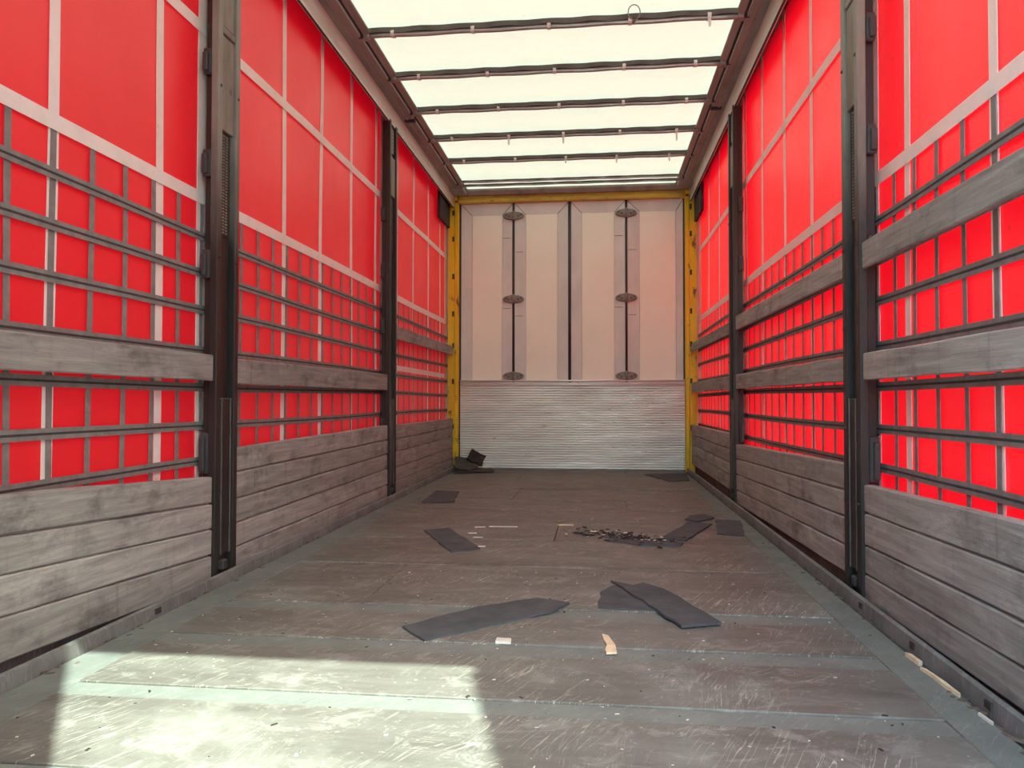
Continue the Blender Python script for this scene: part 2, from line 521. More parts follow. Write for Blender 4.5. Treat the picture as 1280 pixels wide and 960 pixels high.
# ------------------------------------------------------------------ roof
def roof_z(x, y):
    # the sheet sags a little between bows
    ph = (y - 4.43) / 0.617
    return 2.998 - 0.012 * (0.5 - 0.5 * math.cos(2 * math.pi * ph)) + 0.004 * noise.noise(Vector((x * 1.5, y * 1.5, 3.0)))
m = MB(); nx, ny = 14, 110
vs = [(-0.11 + (W + 0.22) * i / nx, YR - 0.05 + (YB + 0.12 - YR + 0.05) * j / ny, 0) for j in range(ny + 1) for i in range(nx + 1)]
vs = [(x, y, roof_z(x, y)) for x, y, _ in vs]
fs = [(j * (nx + 1) + i, (j + 1) * (nx + 1) + i, (j + 1) * (nx + 1) + i + 1, j * (nx + 1) + i + 1) for j in range(ny) for i in range(nx)]
m.add(vs, fs, True)
ce = m.build('ceiling', 'roof')
tag(ce, 'cream translucent roof tarpaulin lit by daylight', 'roof tarpaulin', None, 'structure')

# cant rails at the top of both sides
for n, side in ((3, 'L'), (4, 'R')):
    e = empty('trim_%d' % n)
    tag(e, 'long metal roof rail above the red curtain on ' + SIDE_TXT[side], 'roof rail', None, 'structure')
    def ext(name, mat, prof, y0=YR, y1=YB - 0.02, par=e):
        return fix_normals(MB().prism([(X(side, d), z) for d, z in prof], 1, y0, y1).build(name, mat, par))
    ext('rail_face', 'rail', [(-0.02, 2.792), (0.004, 2.786), (0.006, 2.80), (0.0, 2.85), (0.004, 2.90), (0.008, 2.914), (-0.02, 2.914)])
    ext('rail_underside', 'rail_dark', [(-0.02, 2.915), (0.045, 2.917), (0.048, 2.911), (0.056, 2.911), (0.058, 2.917), (0.102, 2.919), (0.102, 2.935), (-0.02, 2.975)])
    ext('rail_outer', 'rail_dark', [(-0.125, 2.90), (-0.108, 2.90), (-0.06, 2.945), (-0.02, 2.93), (-0.02, 2.985), (-0.125, 2.985)])
    ext('seal_lip', 'seal', [(-0.02, 2.80), (-0.004, 2.776), (0.003, 2.787), (-0.012, 2.83), (-0.06, 2.95), (-0.066, 2.945)])
    ext('groove', 'seal', [(0.102, 2.936), (0.118, 2.936), (0.118, 2.96), (0.102, 2.96)])
    ext('roof_angle', 'rail_dark', [(0.116, 2.938), (0.156, 2.953), (0.158, 2.962), (0.116, 2.968)])
    # joint cleat where two rail lengths meet
    bx('joint_cleat', 'seal', e, X(side, 0.03), X(side, 0.112), 5.72, 5.76, 2.905, 2.925, b=0.003)
    bx('corner_gusset', 'rail_dark', e, X(side, -0.02), X(side, 0.15), YB - 0.30, YB - 0.10, 2.895, 2.935, b=0.004)
    bx('corner_plate', 'seal', e, X(side, -0.065), X(side, -0.035), YB - 0.55, YB - 0.06, 2.56, 2.84, b=0.004)

# ------------------------------------------------------------------ roof bows
XB0, XB1 = 0.125, 2.355
BAND_X = (0.303, 0.78, 1.244, 1.709, 2.172)
ORD = ['first', 'second', 'third', 'fourth', 'fifth', 'sixth', 'seventh']
bow_ys = [7.72, 7.58, 6.90, 6.28, 5.663, 5.043, 4.43, 3.81, 3.19, 2.57]
tails = {2: {2: .035, 3: .045, 4: .045}, 3: {1: .06, 2: .065, 4: .075}, 6: {4: .05}, }
for bi, y in enumerate(bow_ys):
    e = empty('roof_bow', (W / 2, y, 2.945))
    thin = bi < 2
    rt = 0.010 if thin else 0.014
    zc = 2.956 if thin else 2.944
    pts = [(XB0 + (XB1 - XB0) * k / 24, y, zc + 0.0025 * math.sin(k * 1.3 + bi)) for k in range(25)]
    MB().tube(pts, rt, 10).build('tube', 'bow', e)
    # dark sleeve of the tarpaulin above the tube, slightly wavy along its lower edges
    rings = []
    for k in range(61):
        x = XB0 + 0.012 + (XB1 - XB0 - 0.024) * k / 60
        w1 = (0.012 if thin else 0.024) + 0.004 * math.sin(k * 0.9 + bi) + 0.003 * noise.noise(Vector((x * 6, bi, 0)))
        w2 = (0.012 if thin else 0.022) + 0.004 * math.sin(k * 0.8 + 2 + bi)
        zt = zc + (0.016 if thin else 0.036)
        zb = zc + (0.002 if thin else 0.007) + 0.003 * math.sin(k * 0.9 + bi)
        rings.append([(x, y - w1, zb), (x, y + w2, zb), (x, y + w2 + .004, zt), (x, y - w1 - .004, zt)])
    fix_normals(MB().loft(rings).build('sleeve', 'sleeve', e))
    for side in 'LR':
        bx('end_socket', 'rail_dark', e, X(side, 0.098), X(side, 0.15), y - 0.03, y + 0.03, 2.925, 2.965, b=0.006)
        bx('end_clip', 'seal', e, X(side, 0.085), X(side, 0.118), y - 0.042, y - 0.024, 2.918, 2.94, b=0.003)
    if not thin:
        for k, xb in enumerate(BAND_X):
            xx = xb + R.uniform(-0.01, 0.01)
            w = 0.011
            ring = []
            for a in range(13):
                th = 2 * math.pi * a / 12
                ring.append((0.0275 * math.cos(th), zc + 0.008 + 0.0245 * math.sin(th)))
            mb = MB()
            for a in range(12):
                (ya, za), (yb_, zb_) = ring[a], ring[a + 1]
                mb.add([(xx - w, y + ya, za), (xx + w, y + ya, za), (xx + w, y + yb_, zb_), (xx - w, y + yb_, zb_)], [(0, 1, 2, 3)], True)
            bd = mb.build('band', 'band', e)
            ln = tails.get(bi, {}).get(k)
            if ln:
                zz = zc - 0.018
                tl = MB().loft([[(xx - .009, y - .026, zz), (xx + .009, y - .026, zz), (xx + .009, y - .022, zz), (xx - .009, y - .022, zz)],
                                [(xx - .008, y - .03, zz - ln * .7), (xx + .008, y - .03, zz - ln * .7), (xx + .008, y - .026, zz - ln * .7), (xx - .008, y - .026, zz - ln * .7)],
                                [(xx - .002, y - .032, zz - ln), (xx + .002, y - .032, zz - ln), (xx + .002, y - .029, zz - ln), (xx - .002, y - .029, zz - ln)]]).build('strap_tail', 'band', e)
                fix_normals(tl)
    tag(e, '%s roof bow counted from the front wall, %s' % (ORD[bi] if bi < 7 else ['eighth', 'ninth', 'tenth'][bi - 7],
        'a thin bare tube' if thin else 'a grey tube with pale bands'), 'roof bow', 'roof bows under the tarpaulin')

# wire loop hanging by the bow with the long tail
wire = empty('wire_loop', (1.735, 4.40, 2.94))
pts = []
for k in range(21):
    th = -math.pi / 2 + 2 * math.pi * k / 20
    pts.append((1.735 + 0.034 * math.cos(th), 4.31 + 0.012 * math.sin(th), 2.952 + 0.05 + 0.05 * math.sin(th) - 0.062))
MB().tube(pts, 0.0032, 6, cap=False).build('loop', 'wire', wire)
tw = [(1.735 + 0.005 * math.cos(k * 1.4), 4.312 + 0.10 * k / 16, 2.89 + 0.045 * k / 16 + 0.004 * math.sin(k * 1.4)) for k in range(17)]
MB().tube(tw, 0.0045, 6).build('twist', 'wire', wire)
tag(wire, 'twisted wire loop tied to a banded roof bow', 'wire')

# ------------------------------------------------------------------ red curtains
def sheet_d(side, y, z):
    """inward distance of the curtain surface"""
    s = 0.0 if side == 'L' else 5.3
    d = -0.090 + 0.006 * noise.noise(Vector((y * 1.1 + s, z * 0.8, s))) + 0.003 * math.sin(y * 11.2 + s) * (0.5 + 0.5 * math.sin(z * 2.1 + 1))
    return d

def ribbon(side, pts, width, horizontal, off, th=0.002):
    """flat strip following the sheet"""
    rings = []
    for (y, z) in pts:
        h = width / 2
        a, b = ((y, z - h), (y, z + h)) if horizontal else ((y - h, z), (y + h, z))
        da, db = sheet_d(side, *a) + off, sheet_d(side, *b) + off
        dm = max(da, db)
        rings.append([(X(side, dm), a[0], a[1]), (X(side, dm), b[0], b[1]), (X(side, dm + th), b[0], b[1]), (X(side, dm + th), a[0], a[1])])
    return MB().loft(rings)

ROWS = (0.475, 0.622, 0.783, 0.930, 1.09, 1.24, 1.396)
BELT_Y = {'L': (0.38, 0.94, 1.50, 2.063, 2.618, 3.19, 3.732, 4.254, 4.806, 5.36, 5.937, 6.499, 7.07, 7.627),
          'R': (0.40, 0.97, 1.54, 2.105, 2.678, 3.25, 3.814, 4.347, 4.925, 5.458, 6.077, 6.628, 7.239, 7.80)}
HEM_Y = {'L': (2.935, 5.53, 7.905), 'R': (2.985, 5.60, 7.89)}
for side in 'LR':
    m = MB(); ny, nz = 150, 30
    y0, y1, z0, z1 = YR + 0.02, YB + 0.05, -0.16, 2.96
    vs = []
    for j in range(ny + 1):
        for i in range(nz + 1):
            y = y0 + (y1 - y0) * j / ny; z = z0 + (z1 - z0) * i / nz
            vs.append((X(side, sheet_d(side, y, z)), y, z))
    fs = [(j * (nz + 1) + i, j * (nz + 1) + i + 1, (j + 1) * (nz + 1) + i + 1, (j + 1) * (nz + 1) + i) for j in range(ny) for i in range(nz)]
    if side == 'L':
        fs = [f[::-1] for f in fs]
    m.add(vs, fs, True)
    wl = m.build('wall_left' if side == 'L' else 'wall_right', 'curtain')
    tag(wl, 'red tarpaulin side curtain with white belts and grey mesh on ' + SIDE_TXT[side], 'side curtain', None, 'structure')
    zs = [-0.1 + 3.03 * k / 24 for k in range(25)]
    ysl = [YR + 0.06 + (YB - YR - 0.04) * k / 110 for k in range(111)]
    for y in BELT_Y[side]:
        if y < 1.4: continue
        fix_normals(ribbon(side, [(y + 0.006 * math.sin(z * 1.9 + y * 5), z) for z in zs], 0.044, False, 0.002).build('vertical_belt', 'belt', wl))
    for y in HEM_Y[side]:
        fix_normals(ribbon(side, [(y, z) for z in zs], 0.11, False, 0.0015).build('hem_strip', 'belt', wl))
    for z in (1.556, 2.255):
        fix_normals(ribbon(side, [(y, z + 0.004 * math.sin(y * 1.7)) for y in ysl], 0.05, True, 0.008).build('horizontal_belt', 'belt', wl))
    if side == 'L':
        fix_normals(ribbon(side, [(5.8 + 2.05 * k / 30, 0.985) for k in range(31)], 0.046, True, 0.007).build('horizontal_belt', 'belt', wl))
    zm = [0.2 + 1.34 * k / 16 for k in range(17)]
    y = 1.722 if side == 'L' else 1.762
    while y < YB - 0.05:
        fix_normals(ribbon(side, [(y + 0.004 * math.sin(z * 3 + y * 7), z) for z in zm], 0.024, False, 0.005).build('mesh_strap', 'strap', wl))
        y += 0.1706
    for z in ROWS:
        st = fix_normals(ribbon(side, [(y, z + 0.005 * math.sin(y * 1.3 + z * 9)) for y in ysl], 0.034, True, 0.011, 0.0025).build('mesh_band', 'strap', wl))
        fix_normals(ribbon(side, [(y, z + 0.005 * math.sin(y * 1.3 + z * 9)) for y in ysl], 0.007, True, 0.013, 0.0015).build('stitched_seam', 'stitch', st))

# ------------------------------------------------------------------ side posts
def make_post(side, y0, y1, second):
    e = empty('side_post', (X(side, -0.03), (y0 + y1) / 2, 0.0))
    fl_w = 0.036
    zt = 2.80
    def b(name, mat, d0, d1, ya, yb_, za, zb_, bev=0.003, par=e):
        mb = MB().box(X(side, d0), X(side, d1), ya, yb_, za, zb_, b=bev)
        ob = mb.build(name, mat)
        ob.parent = par
        ob.location = -(e.location) if par is e else Vector((0, 0, 0))
        return ob
    fm = 'post' if second else 'post_graded'
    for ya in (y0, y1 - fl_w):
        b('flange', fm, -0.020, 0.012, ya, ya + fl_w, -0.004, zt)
    b('web', 'post', -0.057, -0.012, y0 + fl_w + 0.012, y1 - fl_w - 0.012, 0.0, zt)
    for ya in (y0 + fl_w - 0.006, y1 - fl_w - 0.006):
        b('side_plate', 'post', -0.057, -0.018, ya, ya + 0.012, 0.0, zt, 0.002)
    ym0, ym1 = y0 + fl_w + 0.006, y1 - fl_w - 0.006
    # slim lower channel standing in the groove
    lc = b('lower_channel', 'post', -0.012, 0.006, ym0 + 0.012, ym1 - 0.012, 0.10, 0.735, 0.004)
    for ya in (ym0 + 0.012, ym1 - 0.017):
        b('channel_lip', 'rim', 0.006, 0.011, ya, ya + 0.005, 0.10, 0.735, 0.001, lc)
    b('foot_latch', 'bracket', -0.012, 0.012, ym0 + 0.03, ym1 - 0.03, 0.035, 0.075, 0.005)
    if not second:
        for za, zb_ in ((1.832, 2.225), (2.262, 2.74)):
            b('cover_plate', 'post_grey', -0.012, 0.003, ym0, ym1, za, zb_, 0.003)
        b('cross_rib', 'post_grey', -0.012, 0.009, ym0, ym1, 2.228, 2.258, 0.003)
        pf = b('perforated_strip', 'perf', -0.012, -0.009, ym0 + 0.004, ym1 - 0.004, 1.40, 1.828, 0.001)
        k = 0
        mb = MB()
        z = 1.412
        while z < 1.82:      # toothed edge
            for yy in (ym0 + 0.03, ym0 + 0.055):
                mb.box(X(side, -0.009), X(side, -0.004), yy, yy + 0.013, z, z + 0.006)
            z += 0.0125
        t = mb.build('rack_teeth', 'post_grey'); t.parent = e; t.location = -e.location; t['kind'] = 'stuff'
    else:
        b('cover_plate', 'post_grey', -0.012, 0.004, ym0, ym1, 2.25, 2.545, 0.003)
        b('perforated_strip', 'post_grey', -0.012, 0.0, ym0 + 0.02, ym1 - 0.02, 2.575, 2.76, 0.002)
        b('rack_strip', 'perf', -0.012, -0.008, ym0 + 0.004, ym1 - 0.004, 1.84, 2.24, 0.001)
        mb = MB()
        for q in range(6):
            mb.tube([(X(side, -0.001), (ym0 + ym1) / 2, 2.60 + q * 0.027), (X(side, 0.0015), (ym0 + ym1) / 2, 2.60 + q * 0.027)], 0.007, 8)
        t = mb.build('punched_holes', 'seam'); t.parent = e; t.location = -e.location; t['kind'] = 'stuff'
    # hook brackets on the curtain side, seen past the edge of the post
    hooks = ((2.045, 2.15), (1.628, 1.738), (1.217, 1.331), (0.43, 0.596))
    for za, zb_ in hooks:
        bk = b('hook_bracket', 'bracket', -0.0575, -0.022, y0 + 0.004, y0 + fl_w - 0.004, za, zb_, 0.004)
        b('hook_tip', 'bracket', -0.055, -0.034, y0 - 0.010, y0 + 0.006, za + 0.01, zb_ - 0.02, 0.003, bk)
    # bolts
    for z in (0.35, 0.62, 1.0, 1.3, 2.0):
        for ya in (y0 + fl_w / 2, y1 - fl_w / 2):
            mb = MB().tube([(X(side, 0.011), ya, z), (X(side, 0.0165), ya, z)], 0.006, 6, False)
            o = mb.build('rivet', 'bracket'); o.parent = e; o.location = -e.location
    return e

PY = {1: (2.86, 3.045), 2: (5.385, 5.585)}
for side in 'LR':
    for n in (1, 2):
        e = make_post(side, PY[n][0], PY[n][1], n == 2)
        tag(e, 'black steel post on %s, %s' % (SIDE_TXT[side], 'closer to the front wall' if n == 2 else
            'with long grey plates up top'), 'post', 'side posts between the boards')

# ------------------------------------------------------------------ side boards and slats
def board(side, ya, yb_, zlo, zhi, group, label, rough_top=True):
    """zlo, zhi: (z at ya, z at yb_). A plank with a rebated upper edge and slightly worn edges."""
    m = MB(); n = 14; rings = []
    sd = R.uniform(0, 100)
    for k in range(n + 1):
        t = k / n; y = ya + (yb_ - ya) * t
        l = zlo[0] + (zlo[1] - zlo[0]) * t + 0.003
        h = zhi[0] + (zhi[1] - zhi[0]) * t - 0.003
        w1 = 0.0035 * noise.noise(Vector((y * 3.1, sd, 0.0)))
        w2 = 0.0035 * noise.noise(Vector((y * 3.7, sd, 7.0)))
        dd = 0.004 * noise.noise(Vector((y * 0.8, sd, 3.0)))
        h += w1; l += w2
        tongue = 0.0 if rough_top else 0.009
        prof = [(-0.030, l + 0.019), (-0.0115, l + 0.019), (-0.0112, l), (-0.003 + dd, l), (dd, l + 0.004), (dd + 0.0005, h - 0.005), (-0.004 + dd, h - 0.0005),
                (-0.013, h), (-0.013, h + tongue), (-0.030, h + tongue)]
        rings.append([(X(side, d), y, z) for d, z in prof])
    o = fix_normals(m.loft(rings).build('side_board', 'wood', None, (X(side, -0.015), (ya + yb_) / 2, zlo[0])))
    return tag(o, label, 'board', group)

def ext_lin(a, b, ya, yb_, yn, yf):
    """values a at ya and b at yb_ extended to yn .. yf"""
    s = (b - a) / (yb_ - ya)
    return (a + s * (yn - ya), b + s * (yf - yb_))

BAYS = {1: (0.42, 2.857), 2: (3.048, 5.382), 3: (5.588, 7.888)}
BAY_TXT = {1: 'bay farthest from the front wall', 2: 'bay between two posts', 3: 'bay touching the front wall'}
STACK = {
    ('L', 1): (1.79, 2.84, [(.462, .426), (.352, .316), (.250, .214), (.145, .111), (.03, .004)], 1.79),
    ('L', 2): (3.05, 5.38, [(.526, .547), (.421, .437), (.306, .335), (.204, .227), (.105, .11), (.006, .008)], 0),
    ('L', 3): (5.60, 7.85, [(.54, .54), (.428, .443), (.335, .338), (.215, .224), (.112, .118), (.008, .008)], 0),
    ('R', 1): (1.83, 2.85, [(.454, .426), (.338, .323), (.226, .206), (.123, .103), (.022, .008)], 1.83),
    ('R', 2): (3.085, 5.40, [(.485, .427), (.379, .322), (.276, .214), (.167, .105), (.058, .012)], 0),
    ('R', 3): (5.65, 7.95, [(.492, .484), (.375, .38), (.272, .281), (.187, .182), (.075, .08)], 0),
}
STACK[('L', 1)] = (1.79, 2.84, [(.486, .426), (.375, .316), (.273, .214), (.167, .111), (.045, .0)], 1.79)
CNT = ['topmost board', 'second board down', 'third board down', 'fourth board down', 'fifth board down']
for (side, bay), (ya, yb_, ed, clampy) in STACK.items():
    yn, yf = BAYS[bay]
    zz = [ext_lin(a, b, ya, yb_, yn, yf) for a, b in ed]
    for i in range(len(zz) - 1):
        nm = CNT[i] if i < len(zz) - 2 else 'bottom board'
        board(side, yn, yf, zz[i + 1], zz[i], 'weathered boards stacked along the sides',
              'weathered grey %s in the %s, %s' % (nm, BAY_TXT[bay], SIDE_TXT[side]), i == 0)
SL = [('L', 1, (.803, .80), (.911, .91)), ('L', 2, (.793, .795), (.907, .918)), ('L', 3, (1.192, 1.203), (1.301, 1.303)),
      ('R', 1, (1.192, 1.202), (1.303, 1.306)), ('R', 2, (1.202, 1.213), (1.304, 1.317)), ('R', 3, (1.205, 1.225), (1.304, 1.315)),
      ('R', 1, (.791, .798), (.899, .901)), ('R', 2, (.798, .803), (.901, .911)), ('R', 3, (.801, .808), (.912, .916))]
for i, (side, bay, lo, hi) in enumerate(SL):
    yn, yf = BAYS[bay]
    if side == 'R':
        what = 'upper slat' if i < 6 else 'lower slat'
    else:
        what = 'single slat'
    o = board(side, yn, yf, lo, hi, 'free-standing slats across the curtains',
              'wooden %s across red curtain, %s, %s' % (what, BAY_TXT[bay], SIDE_TXT[side]), True)
    o.name = 'wooden_slat'

# rust and dirt under the lifted boards of the two-slat side
d = MB(); rings = []
for k in range(60):
    y = 3.06 + (7.8 - 3.06) * k / 59
    zt = 0.08 + 0.012 * noise.noise(Vector((y * 4, 2, 0)))
    dx = -0.024 + 0.004 * noise.noise(Vector((y * 6, 5, 0)))
    rings.append([(X('R', -0.04), y, -0.01), (X('R', dx), y, -0.01), (X('R', dx - .004), y, zt), (X('R', -0.04), y, zt)])
o = fix_normals(d.loft(rings).build('trim_5', 'dirt'))
tag(o, 'rust-brown plate showing under the lowest boards of the two-slat side', 'plate', None, 'structure')

# ------------------------------------------------------------------ front wall
wf = MB().box(-0.10, W + 0.10, YB + 0.03, YB + 0.09, -0.02, 2.99).build('wall_front', 'panel_edge')
tag(wf, 'beige panelled front wall in a yellow frame above a corrugated kick plate', 'front wall', None, 'structure')
PX = (0.066, 0.641, 1.235, 1.825, 2.422)
INN = ((0.193, 0.521), (0.769, 1.108), (1.361, 1.703), (1.960, 2.337))
Z0, Z1, ZI = 0.90, 2.822, 2.702
for i in range(4):
    x0, x1 = PX[i] + 0.012, PX[i + 1] - 0.012
    a, b = INN[i]
    yf = YB + 0.002; yi = YB + 0.016
    fr = MB()
    # mitred border sloping back to the inner field
    P = [(x0, yf, Z0), (x1, yf, Z0), (x1, yf, Z1), (x0, yf, Z1), (a, yi, Z0), (b, yi, Z0), (b, yi, ZI), (a, yi, ZI)]
    fr.add(P, [(0, 4, 7, 3), (1, 2, 6, 5), (3, 7, 6, 2)])
    fr.add([(x0, yf, Z0), (x0, yf, Z1), (x0, YB + 0.035, Z1), (x0, YB + 0.035, Z0)], [(0, 1, 2, 3)])
    fr.add([(x1, yf, Z0), (x1, YB + 0.035, Z0), (x1, YB + 0.035, Z1), (x1, yf, Z1)], [(0, 1, 2, 3)])
    pn = fr.build('panel', 'panel_edge', wf)
    # raised pale field with a fine joint round it
    bx('panel_field', 'panel', pn, a + 0.003, b - 0.003, YB + 0.008, YB + 0.03, Z0, ZI - 0.003, b=0.002)
    # mitre joints
    for (p, q) in (((x0 + .004, yf - .0005, Z1 - .004), (a, yi - .0005, ZI)), ((x1 - .004, yf - .0005, Z1 - .004), (b, yi - .0005, ZI))):
        MB().tube([p, q], 0.0025, 5).build('mitre_joint', 'seam', pn)
    for zc in ((2.45, 1.70) if i % 2 == 0 else (2.30, 1.62)):
        xs = b + 0.004 if i % 2 == 0 else x0 + 0.004
        bx('splice_line', 'seam', pn, xs, xs + 0.085, YB + 0.003, YB + 0.0065, zc, zc + 0.004)
for i, x in enumerate(PX[1:4]):
    w = 0.013 if i != 1 else 0.016
    bar = MB()
    bar.tube([(x, YB - 0.004, 0.90), (x, YB - 0.004, 2.83 if i != 1 else 2.90)], w, 10)
    bar.build('hinge_bar' if i != 1 else 'centre_bar', 'seam', wf)
    if i == 1: continue
    for zc in (2.687, 1.80, 0.985):
        # oval double hinge plate
        poly = []
        for k in range(28):
            th = 2 * math.pi * k / 28
            px = 0.113 * math.copysign(abs(math.cos(th)) ** 0.9, math.cos(th)); pz = 0.043 * math.copysign(abs(math.sin(th)) ** 1.1, math.sin(th))
            if abs(px) < 0.02: pz *= 1.12
            poly.append((x + px, zc + pz))
        mb = MB()
        n = len(poly)
        rng = []
        for (yy, s) in ((YB + 0.012, 1.0), (YB - 0.012, 1.0), (YB - 0.02, 0.86)):
            rng.append([(x + (p[0] - x) * s, yy, zc + (p[1] - zc) * s) for p in poly])
        hp = fix_normals(mb.loft(rng).build('hinge_plate', 'hinge', wf))
        for dx in (-0.08, -0.05, 0.05, 0.08):
            MB().tube([(x + dx, YB - 0.018, zc + (0.008 if abs(dx) > .06 else -0.008)), (x + dx, YB - 0.028, zc + (0.008 if abs(dx) > .06 else -0.008))], 0.009, 8, False).build('bolt', 'bracket', hp)
        MB().tube([(x, YB - 0.022, zc - 0.05), (x, YB - 0.022, zc + 0.05)], 0.014, 10).build('knuckle', 'hinge', hp)

# corrugated kick plate: one mesh, rolled ribs
kz0, kz1, nr = 0.004, 0.943, 37
m = MB(); xs = [0.072 + (2.418 - 0.072) * k / 24 for k in range(25)]
prof = []
for r in range(nr):
    zb = kz0 + (kz1 - kz0) * r / nr; p = (kz1 - kz0) / nr
    for (t, dd) in ((0.0, -0.014), (0.30, -0.014), (0.33, 0.006), (0.46, 0.0115), (0.64, 0.0125), (0.84, 0.010), (0.97, 0.004)):
        prof.append((zb + p * t, dd))
prof.append((kz1, -0.014))
vs = []; 
for x in xs:
    for (z, dd) in prof:
        wob = 0.0025 * noise.noise(Vector((x * 2.3, z * 2.1, 1)))
        end = 1.0 if (x < 2.36 and x > 0.10) else 0.5
        vs.append((x, YB - 0.014 - dd * end + wob * 0.6, z))
np_ = len(prof)
fs = [(i * np_ + j, (i + 1) * np_ + j, (i + 1) * np_ + j + 1, i * np_ + j + 1) for i in range(24) for j in range(np_ - 1)]
m.add(vs, fs, True)
m.add([(xs[0], YB - 0.014, kz1), (xs[-1], YB - 0.014, kz1), (xs[-1], YB + 0.03, kz1), (xs[0], YB + 0.03, kz1)], [(0, 1, 2, 3)])
kp = fix_normals(m.build('kick_plate', 'kick', wf))
for z in (kz1 - 0.012, kz1 - 0.05):
    MB().tube([(0.08, YB - 0.028, z), (2.41, YB - 0.028, z)], 0.009, 8).build('top_rib', 'kick', kp)

# yellow frame
for side in 'LR':
    fp = MB()
    fp.prism([(X(side, d), y) for d, y in ((-0.06, YB - 0.03), (0.012, YB - 0.03), (0.02, YB - 0.045), (0.05, YB - 0.045), (0.058, YB - 0.02), (0.058, YB + 0.03), (-0.06, YB + 0.03))], 2, -0.01, 2.90)
    f = fix_normals(fp.build('frame_post', 'yellow', wf))
    bx('post_gap', 'seam', f, X(side, 0.057), X(side, 0.074), YB - 0.006, YB + 0.03, 0.0, 2.84)
    for z in (0.42, 0.9, 1.28, 1.62, 2.02, 2.42, 2.70):
        bx('lug', 'seam', f, X(side, -0.012), X(side, 0.008), YB - 0.042, YB - 0.028, z, z + 0.055, b=0.003)
fb = fix_normals(MB().prism([(YB - 0.045, 2.834), (YB - 0.035, 2.822), (YB + 0.03, 2.822), (YB + 0.03, 2.905), (YB - 0.02, 2.905), (YB - 0.03, 2.86), (YB - 0.045, 2.856)], 0, 0.0, W).build('frame_beam', 'yellow_dull', wf))
hd = fix_normals(MB().prism([(YB - 0.06, 2.905), (YB + 0.05, 2.905), (YB + 0.05, 2.985), (YB - 0.09, 2.965), (YB - 0.09, 2.945)], 0, -0.02, W + 0.02).build('header', 'rail_dark', wf))

# ------------------------------------------------------------------ rear frame and doors (behind the camera)
rear = empty('wall_rear')
tag(rear, 'rear door frame of the trailer around the opening', 'rear frame', None, 'structure')
bx('rear_header', 'rail_dark', rear, -0.13, W + 0.13, YR - 0.06, YR + 0.10, 2.80, 3.01, b=0.005)
bx('rear_post', 'rail_dark', rear, -0.13, 0.02, YR - 0.06, YR + 0.10, -0.15, 2.80, b=0.005)
bx('rear_post', 'rail_dark', rear, W - 0.02, W + 0.13, YR - 0.06, YR + 0.10, -0.15, 2.80, b=0.005)
d1 = bx('door_1', 'door', None, 0.02, 1.262, YR - 0.05, YR - 0.01, -0.10, 2.80, b=0.004)
tag(d1, 'closed grey leaf of the rear doors', 'door', None, 'structure')
MB().tube([(1.10, YR - 0.075, 0.0), (1.10, YR - 0.075, 2.75)], 0.017, 8).build('lock_bar', 'rail', d1)
d2 = MB().box(0, 1.22, -0.02, 0.02, -0.10, 2.80, b=0.004).build('door_2', 'door')
d2.location = (W + 0.0, YR - 0.085, 0)
d2.rotation_euler = (0, 0, -math.atan2(0.562, 0.153))
tag(d2, 'open grey leaf of the rear doors swung outwards', 'door', None, 'structure')
lb = MB().tube([(1.08, 0.04, 0.0), (1.08, 0.04, 2.75)], 0.017, 8).build('lock_bar', 'rail', d2)
lb.location = (0, 0, 0)

# ------------------------------------------------------------------ rubber mats and litter on the floor
def mat_piece(name, pts, th, label, group='loose rubber mats on the floor', mat='rubber', curl=0.0, jag=0.006, z0=0.0045, cat='rubber mat'):
    """a flat rubber offcut: real thickness, ragged edges, slightly rolling surface"""
    n = len(pts)
    cx = sum(p[0] for p in pts) / n; cy = sum(p[1] for p in pts) / n
    ring = []
    for i in range(n):
        a, b = Vector(pts[i]), Vector(pts[(i + 1) % n])
        L = (b - a).length
        k = max(1, int(L / 0.06))
        for q in range(k):
            p = a.lerp(b, q / k)
            if q:
                nr = Vector((-(b - a).y, (b - a).x)).normalized()
                p = p + nr * R.uniform(-jag, jag)
            ring.append(p)
    def zz(p):
        return z0 + curl * max(0.0, noise.noise(Vector((p[0] * 3.2, p[1] * 2.4, n * 1.7))) + 0.1)
    m = MB()
    N = len(ring)
    mid = [Vector((cx, cy)).lerp(p, 0.5) for p in ring]
    vs = [(p.x, p.y, zz(p)) for p in ring] + [(p.x, p.y, zz(p) + th) for p in ring] + [(p.x, p.y, zz(p) + th) for p in mid] + [(cx, cy, zz((cx, cy)) + th)]
    fs = []
    for i in range(N):
        j = (i + 1) % N
        fs += [(i, j, N + j, N + i), (N + i, N + j, 2 * N + j, 2 * N + i), (2 * N + i, 2 * N + j, 3 * N)]
    fs.append(tuple(range(N))[::-1])
    m.add(vs, fs)
    o = fix_normals(m.build(name, mat, None, (cx, cy, z0)))
    return tag(o, label, cat, group)

mat_piece('rubber_mat', [(0.909, 2.354), (1.008, 2.23), (1.37, 2.579), (1.40, 2.64), (1.425, 2.696), (1.307, 2.746), (1.112, 2.61)], 0.007,
          'long dark rubber mat strip lying by the edge of the sunlit patch')
mat_piece('rubber_mat', [(1.532, 2.864), (1.526, 2.656), (1.581, 2.642), (1.722, 2.639), (1.75, 2.80), (1.687, 2.985), (1.58, 2.97)], 0.005,
          'torn flat rubber mat piece lying under a pointed mat strip', z0=0.0045)
mat_piece('rubber_mat', [(1.574, 3.017), (1.617, 2.922), (1.786, 2.439), (1.917, 2.488), (1.835, 2.733), (1.772, 2.904), (1.70, 3.0), (1.66, 2.95)], 0.008,
          'pointed dark rubber mat strip lying over a torn mat piece', z0=0.010)
mat_piece('rubber_mat', [(0.572, 4.101), (0.834, 3.54), (0.958, 3.632), (0.697, 4.194)], 0.007, 'oblong dark rubber mat lying alone on the floor boards')
